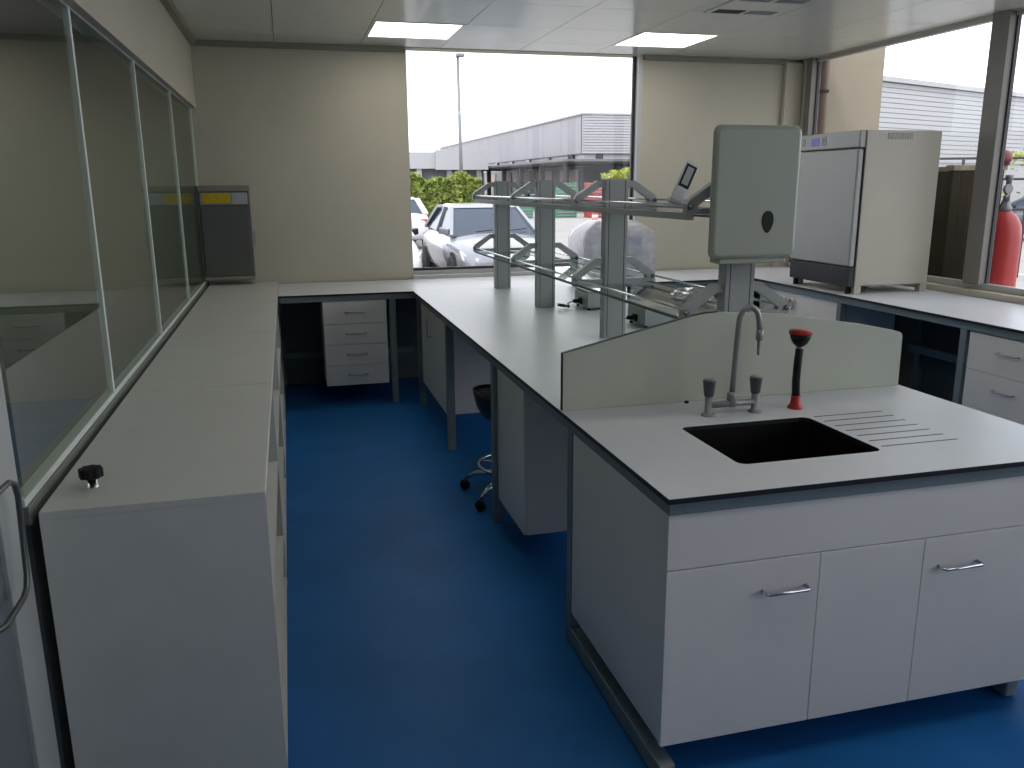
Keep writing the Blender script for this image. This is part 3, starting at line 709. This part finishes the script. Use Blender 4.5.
# adjoining wing with downpipe
t = thing('building_wing', (5.5, 9.3, GZ), 'beige rendered wing of the building outside the right window corner', 'building')
box('wing_wall', 'wing_render', (5.28, 7.72, GZ, 5.92, 11.0, 4.4), t); box('wing_wall', 'wing_pink', (4.99, 7.74, GZ, 5.28, 11.0, 4.4), t)
box('wing_roof', 'clad_grey', (4.95, 7.6, 4.4, 6.05, 11.1, 4.55), t)
o = MB().tube([(5.235, 7.69, GZ), (5.235, 7.69, 4.4)], .035, 10).build('downpipe', 'pipe_brown', t)
for z in (2.58, 1.3): MB().lathe([(.045, z), (.045, z+.03)], (5.235, 7.69, 0), 12).build('pipe_bracket', 'canopy_dark', o)
# gas enclosure and cylinder
t = thing('gas_enclosure', (5.2, 5.8, GZ), 'dark brown metal enclosure outside the right window', 'enclosure')
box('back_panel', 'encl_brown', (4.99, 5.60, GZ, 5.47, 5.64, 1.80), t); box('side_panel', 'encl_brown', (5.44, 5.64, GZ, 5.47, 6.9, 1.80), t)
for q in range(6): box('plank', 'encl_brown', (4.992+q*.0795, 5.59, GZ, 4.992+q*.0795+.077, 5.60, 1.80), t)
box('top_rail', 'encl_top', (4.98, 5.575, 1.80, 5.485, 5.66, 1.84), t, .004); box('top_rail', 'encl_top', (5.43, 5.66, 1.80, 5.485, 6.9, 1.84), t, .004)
t = thing('warning_dome', (5.44, 5.61, 1.84), 'dark red round dome on top of the brown enclosure', 'dome lamp')
MB().lathe([(.07, 0), (.07, .02)], (5.44, 5.615, 1.84), 20).build('dome_base', 'canopy_dark', t)
MB().lathe([(.078, .02), (.085, .045), (.082, .075), (.06, .105), (.03, .118), (0, .12)], (5.44, 5.615, 1.84), 20).build('dome', 'cap_red', t)
gxx, gyy = 5.23, 5.29
t = thing('gas_cylinder', (gxx, gyy, GZ), 'red gas cylinder with regulator standing outside the right window', 'gas cylinder')
MB().lathe([(.125, GZ), (.13, GZ+.05), (.13, 1.30), (.12, 1.39), (.09, 1.455), (.05, 1.49), (.04, 1.50)], (gxx, gyy, 0), 28).build('cylinder_body', 'cyl_red', t)
MB().lathe([(.042, 1.495), (.042, 1.53), (.028, 1.54), (.028, 1.57)], (gxx, gyy, 0), 16).build('neck_ring', 'lamp_steel', t)
v = MB().lathe([(.02, 1.57), (.02, 1.72), (.03, 1.725), (.03, 1.76), (.0, 1.765)], (gxx, gyy, 0), 12).build('valve', 'lamp_steel', t)
MB().tube([(gxx, gyy, 1.62), (gxx-.05, gyy-.05, 1.62), (gxx-.09, gyy-.07, 1.60)], .014, 8).build('regulator', 'lamp_steel', t)
MB().lathe([(.035, -.012), (.035, .012)], (gxx-.06, gyy-.06, 1.66), 14, 'y').build('gauge', 'lamp_steel', t)
MB().tube([(gxx-.09, gyy-.07, 1.60), (gxx-.11, gyy-.02, 1.45), (gxx-.12, gyy+.05, 1.2), (gxx-.1, gyy+.12, 1.0)], .008, 6).build('hose', 'black_plastic', t)

# cars
def make_car(name, label, paint, loc, rotz, rear=False):
    t = thing(name, (0, 0, 0), label, 'car', 'cars parked outside')
    st = [(-2.25, .42, .80, .66), (-2.18, .32, .93, .78), (-1.7, .24, .99, .85), (-.9, .20, .97, .87), (.0, .20, .95, .875), (.8, .20, .94, .87), (1.2, .22, .91, .86), (1.75, .24, .83, .82), (2.1, .28, .73, .74), (2.24, .36, .62, .62)]
    b = MB(); vs = []
    for x, z0, z1, hw in st:
        h = z1-z0
        sec = [(-hw*.86, z0), (-hw*.97, z0+h*.22), (-hw, z0+h*.5), (-hw*.975, z0+h*.78), (-hw*.90, z1-h*.05), (-hw*.78, z1), (-hw*.4, z1+.035), (0, z1+.045)]
        sec = sec+[(-y, z) for y, z in reversed(sec[:-1])]
        vs += [(x, y, z) for y, z in sec]
    n = 15; fs = [(r*n+i, r*n+i+1, (r+1)*n+i+1, (r+1)*n+i) for r in range(len(st)-1) for i in range(n-1)]+[(r*n+n-1, r*n, (r+1)*n, (r+1)*n+n-1) for r in range(len(st)-1)]
    fs += [tuple(range(n)), tuple((len(st)-1)*n+i for i in range(n))]
    body = b.add(vs, fs, True).build('body', paint, t)
    # cabin: glass block with painted roof and pillars
    B = [(1.02, .74, .95), (-1.78, .72, 1.0)]; T = [(.18, .555, 1.385), (-1.12, .535, 1.385)]
    g = MB().add([(1.02,-.78,.93),(1.02,.78,.93),(-1.78,.74,.98),(-1.78,-.74,.98),(.18,-.60,1.40),(.18,.60,1.40),(-1.12,.57,1.40),(-1.12,-.57,1.40)], [(0,3,2,1),(4,5,6,7),(0,1,5,4),(1,2,6,5),(2,3,7,6),(3,0,4,7)])
    g.build('windows', 'car_glass', t)
    MB().add([(.24,-.62,1.385),(.24,.62,1.385),(-1.18,.59,1.385),(-1.18,-.59,1.385),(.08,-.53,1.45),(.08,.53,1.45),(-1.02,.50,1.45),(-1.02,-.50,1.45)], [(0,3,2,1),(4,5,6,7),(0,1,5,4),(1,2,6,5),(2,3,7,6),(3,0,4,7)]).build('roof', paint, t, .03)
    for sg in (-1, 1):
        MB().bar((1.04, sg*.78, .94), (.18, sg*.60, 1.40), .06, .05).build('pillar', paint, t)
        MB().bar((-1.80, sg*.72, .99), (-1.12, sg*.57, 1.40), .16, .06).build('pillar', paint, t)
        MB().bar((-.42, sg*.775, .95), (-.45, sg*.60, 1.40), .04, .07).build('pillar', paint, t)
        MB().bar((.80, sg*.76, 1.0), (.64, sg*.90, 1.02), .10, .11).build('wing_mirror', 'black_plastic' if paint != 'car_silver' else paint, t, .02)
        MB().add([(1.86, sg*.50, .58), (1.93, sg*.78, .60), (1.78, sg*.80, .74), (1.93, sg*.48, .70), (2.215, sg*.36, .54), (2.12, sg*.70, .53), (2.08, sg*.70, .66), (2.18, sg*.36, .645)],
                 [(4,5,6,7), (0,3,2,1), (3,7,6,2), (0,1,5,4), (1,2,6,5), (0,4,7,3)]).build('headlamp', 'car_lamp', t)
        box('tail_lamp', 'tail_red', (-2.235, sg*.62-.14, .70, -2.12, sg*.62+.14, .86), t, .02)
        for x in (1.38, -1.36):
            MB().lathe([(.34, -.02), (.34, .04)], (x, sg*.83, .36+.0), 24, 'y').build('wheel_arch', 'black_plastic', t)
            q = MB().lathe([(.20, -.10), (.30, -.10), (.315, -.06), (.315, .06), (.30, .10), (.20, .10)], (x, sg*.79, .315), 24, 'y').build('tyre', 'tyre', t)
            MB().lathe([(.21, -.095), (.20, .095), (.05, .10), (0, .10)] if sg > 0 else [(.0, -.10), (.05, -.10), (.20, -.095), (.21, .095)], (x, sg*.79, .315), 20, 'y').build('rim', 'rim', q)
    box('grille', 'dark_open', (2.16, -.28, .53, 2.235, .28, .62), t, .01)
    box('lower_intake', 'dark_open', (2.10, -.55, .34, 2.21, .55, .42), t, .01)
    box('number_plate', 'label_white', (2.225, -.24, .44, 2.25, .24, .53), t); box('number_plate', 'label_white', (-2.262, -.24, .55, -2.24, .24, .66), t)
    for y in (-.35, .1): MB().tube([(1.03, y, 1.0), (.90, y+.5, 1.04)], .008, 5).build('wiper', 'black_plastic', t)
    t.location = loc; t.rotation_euler = (0, 0, rotz)
    return t
make_car('parked_car', 'silver sedan facing the back window in the car park', 'car_silver', (3.5, 15.45, GZ), -PI/2)
make_car('parked_car', 'white car behind the silver sedan showing its red tail lamp', 'car_white', (3.15, 26.2, GZ), PI/2)
make_car('parked_car', 'pale car cut off by the left edge of the back window', 'car_white', (1.27, 15.4, GZ), -PI/2)
make_car('parked_car', 'dark grey car beyond the gas cylinder outside the right window', 'car_dark', (22.5, 21.5, GZ), PI*.75)

# hedges
def hedge(name, label, x0, x1, y0, y1, z1, n, m, seed, cat='hedge'):
    t = thing(name, ((x0+x1)/2, (y0+y1)/2, GZ), label, cat); rnd = random.Random(seed)
    st = MB()
    for i in range(max(3, int((x1-x0)*2))):
        x = rnd.uniform(x0+.2, x1-.2); y = rnd.uniform(y0+.2, y1-.2); st.tube([(x, y, GZ), (x+rnd.uniform(-.2, .2), y, GZ+(z1-GZ)*.7)], [.04, .015], 5)
    st.build('stems', 'stem_brown', t)
    lf = MB()
    for i in range(n):
        u = rnd.random(); x = rnd.uniform(x0, x1); f = rnd.random()
        zt = z1*(.96+.05*math.sin(x*3.1+seed)+.04*math.sin(x*7.3))
        if f < .55: y = y0+rnd.random()**2*.5; z = GZ+.1+(zt-GZ-.1)*math.sqrt(u)
        elif f < .85: y = rnd.uniform(y0, y1); z = zt-rnd.random()**2*.3
        else: y = rnd.uniform(y0, y1); z = GZ+.1+(zt-GZ-.1)*u
        s = rnd.uniform(.07, .15)
        d = Vector((rnd.uniform(-1, 1), rnd.uniform(-1, .3), rnd.uniform(-.3, 1))).normalized(); q = d.orthogonal().normalized(); v = d.cross(q); c = Vector((x, y, z))
        a = rnd.uniform(0, PI); q, v = q*math.cos(a)+v*math.sin(a), v*math.cos(a)-q*math.sin(a)
        lf.add([c-q*s, c-v*s*.45, c+q*s, c+v*s*.45], [(0, 1, 2, 3)])
    o = lf.build('leaves', m, t); o['kind'] = 'stuff'
    return t
hedge('hedge', 'sunlit green hedge at the far side of the car park', 2.4, 6.9, 30.5, 32.0, 2.02, 15000, 'leaf_hedge', 1)
hedge('hedge', 'yellow-green hedge beyond the dark car outside the right window', 29, 41, 28, 30, 3.0, 5000, 'leaf_yellow', 2)
hedge('shrub', 'yellow-green shrub in front of the warehouse by the right window edge', 18.5, 21.5, 47.8, 49.3, 2.5, 2500, 'leaf_yellow', 3, 'shrub')
# lamp post
t = thing('lamp_post', (6.6, 33, GZ), 'tall thin grey lamp post rising behind the hedge', 'lamp post')
MB().tube([(6.70, 33, GZ), (6.62, 33, 6.4)], [.085, .05], 10).build('pole', 'lamp_steel', t)
box('base_plate', 'lamp_steel', (6.52, 32.82, GZ, 6.88, 33.18, GZ+.03), t, .01)
box('lamp_head', 'lamp_steel', (6.55, 32.75, 6.38, 6.85, 33.1, 6.5), t, .03)
# orange bollard
t = thing('traffic_cone', (12.5, 33.8, GZ), 'orange and white traffic cone in the car park', 'traffic cone')
box('cone_base', 'cone_orange', (12.2, 33.5, GZ, 12.8, 34.1, GZ+.06), t, .01)
for a, b, m in ((.06, .38, 'cone_orange'), (.38, .54, 'car_white'), (.54, .74, 'cone_orange'), (.74, .86, 'car_white'), (.86, 1.05, 'cone_orange')):
    MB().lathe([(.2-a*.15, GZ+a), (.2-b*.15, GZ+b)], (12.5, 33.8, 0), 18).build('cone_band', m, t)

# warehouse
t = thing('warehouse', (32, 84, GZ), 'long grey clad warehouse with canopy beyond the car park', 'building')
WXc, WYc = 19.9, 56.6
box('wall', 'clad_white', (WXc+.2, WYc+.2, 2.9, 48, 112, 4.0), t); box('wall', 'dark_panel', (WXc+.2, WYc+.2, GZ, 48, 112, 2.9), t)  # lower wall dark: shade under the canopy put into its colour
k = 0
for a in range(12):                                     # side cladding panels
    y0 = WYc+a*(112-WYc)/12; box('cladding_panel', 'clad_grey', (WXc, y0+.03, 3.75, WXc+.2, y0+(112-WYc)/12-.03, 6.30), t)
for a in range(14):                                     # ribs on the front
    z0 = 3.75+a*2.55/14; box('cladding_strip', 'clad_white', (WXc, WYc-.03, z0, 48, WYc+.2, z0+2.55/14-.035), t)
box('wall_core', 'clad_grey', (WXc+.1, WYc+.1, 3.7, 48, 112, 6.3), t)
box('roof', 'clad_white', (WXc-.1, WYc-.1, 6.30, 48, 112, 6.42), t)
for a in range(9):
    y0 = WYc+2+a*5.6; o = box('window', 'dark_open', (WXc+.05, y0, 3.25, WXc+.22, y0+1.2, 3.75), t); box('pane', 'car_glass', (WXc+.03, y0+.1, 3.3, WXc+.06, y0+1.1, 3.7), o)
for x in (21.0, 25.0): box('window', 'dark_open', (x, WYc+.1, 3.2, x+.5, WYc+.22, 3.75), t)
box('canopy', 'canopy_dark', (16.6, 50.5, 2.92, 34, WYc+.2, 3.12), t); box('canopy', 'canopy_dark', (16.6, WYc+.2, 2.92, WXc+.2, 80, 3.12), t)
box('canopy_edge', 'canopy_rim', (16.5, 50.4, 3.05, 34, 50.5, 3.2), t); box('canopy_edge', 'canopy_rim', (16.5, 50.5, 3.05, 16.6, 80, 3.2), t)
for a in range(6): box('canopy_post', 'canopy_dark', (16.75, 50.8+a*5.2, GZ, 17.05, 51.1+a*5.2, 2.92), t)
for x in (20.2, 24.0, 28.0): box('canopy_post', 'canopy_dark', (x, 50.8, GZ, x+.3, 51.1, 2.92), t)
for a in range(8): box('loading_door', 'door_pink', (WXc+.1, WYc+1.0+a*6.2, GZ, WXc+.2, WYc+5.2+a*6.2, 2.7), t)
box('sign_board', 'sign_green', (21.6, WYc-.05, 1.95, 24.2, WYc+.2, 2.45), t)
t = thing('low_building', (12, 72, GZ), 'low white building left of the warehouse', 'building')
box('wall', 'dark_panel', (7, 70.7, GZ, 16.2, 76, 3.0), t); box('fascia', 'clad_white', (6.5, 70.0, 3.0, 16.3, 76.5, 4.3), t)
box('fascia', 'clad_white', (12.0, 69.6, 2.9, 16.35, 70.0, 4.45), t)
for x in (8, 10.5, 13, 15.5): box('column', 'clad_white', (x, 70.2, GZ, x+.4, 70.6, 3.0), t)
# second warehouse seen through the right windows
t = thing('warehouse', (45, 45, GZ), 'pale ribbed warehouse seen through the right windows', 'building')
A = Vector((24.5, 30.5)); A -= (Vector((64, 46))-A).normalized()*10; B = Vector((64, 46)); d = (B-A).normalized(); nn = Vector((-d.y, d.x))
def wq(a0, a1, z0, z1, th0, th1):
    p = [A+d*a0+nn*th0, A+d*a1+nn*th0, A+d*a1+nn*th1, A+d*a0+nn*th1]
    return MB().add([(q.x, q.y, z0) for q in p]+[(q.x, q.y, z1) for q in p], [(0,3,2,1),(4,5,6,7),(0,1,5,4),(1,2,6,5),(2,3,7,6),(3,0,4,7)])
Lw = (B-A).length
wq(0, Lw, GZ, 5.5, .06, 3).build('wall', 'clad_white', t)
for a in range(16): wq(0, Lw, 2.5+a*.19, 2.5+a*.19+.165, 0, .06).build('cladding_strip', 'clad_white', t)
wq(-.2, Lw+.2, 5.54, 5.72, -.15, 3.1).build('roof', 'clad_white', t)
for a in range(6): wq(3+a*6.5, 6.5+a*6.5, GZ, 2.3, .02, .12).build('loading_door', 'clad_grey', t)
# rail fence
t = thing('rail_fence', (13, 13, GZ), 'thin dark rail fence above the brown enclosure', 'fence')
for a in range(6): MB().tube([(11.2+a*1.1, 14.0-a*.45, GZ), (11.2+a*1.1, 14.0-a*.45, 2.15)], .03, 6).build('post', 'canopy_dark', t)
for z in (2.13, 1.75, 1.2): MB().tube([(11.2, 14.0, z), (16.7, 11.75, z)], .022, 6).build('rail', 'canopy_dark', t)
# crates by the loading bays
lev = {2: ('lower', 'upper'), 3: ('bottom', 'middle', 'top')}
for x, y, m, c, lab in ((14.8, 45.0, 'crate_green', 3, 'green slatted crate in the stack below the canopy edge'), (16.4, 44, 'crate_red', 3, 'red slatted crate in the stack before the loading bays'), (12.3, 45, 'crate_green', 2, 'green slatted crate in the low stack nearer the lamp post')):
    for q in range(c):
        z = GZ+q*.62; t = thing('crate', (x, y, z), lev[c][q]+' '+lab, 'crate', 'crates by the loading bays')
        box('crate_body', m, (x-.6, y-.5, z, x+.6, y+.5, z+.61), t, .02)
        for k in range(3): box('crate_slat', 'clad_grey', (x-.5, y-.53, z+.1+k*.16, x+.5, y-.5, z+.16+k*.16), t)
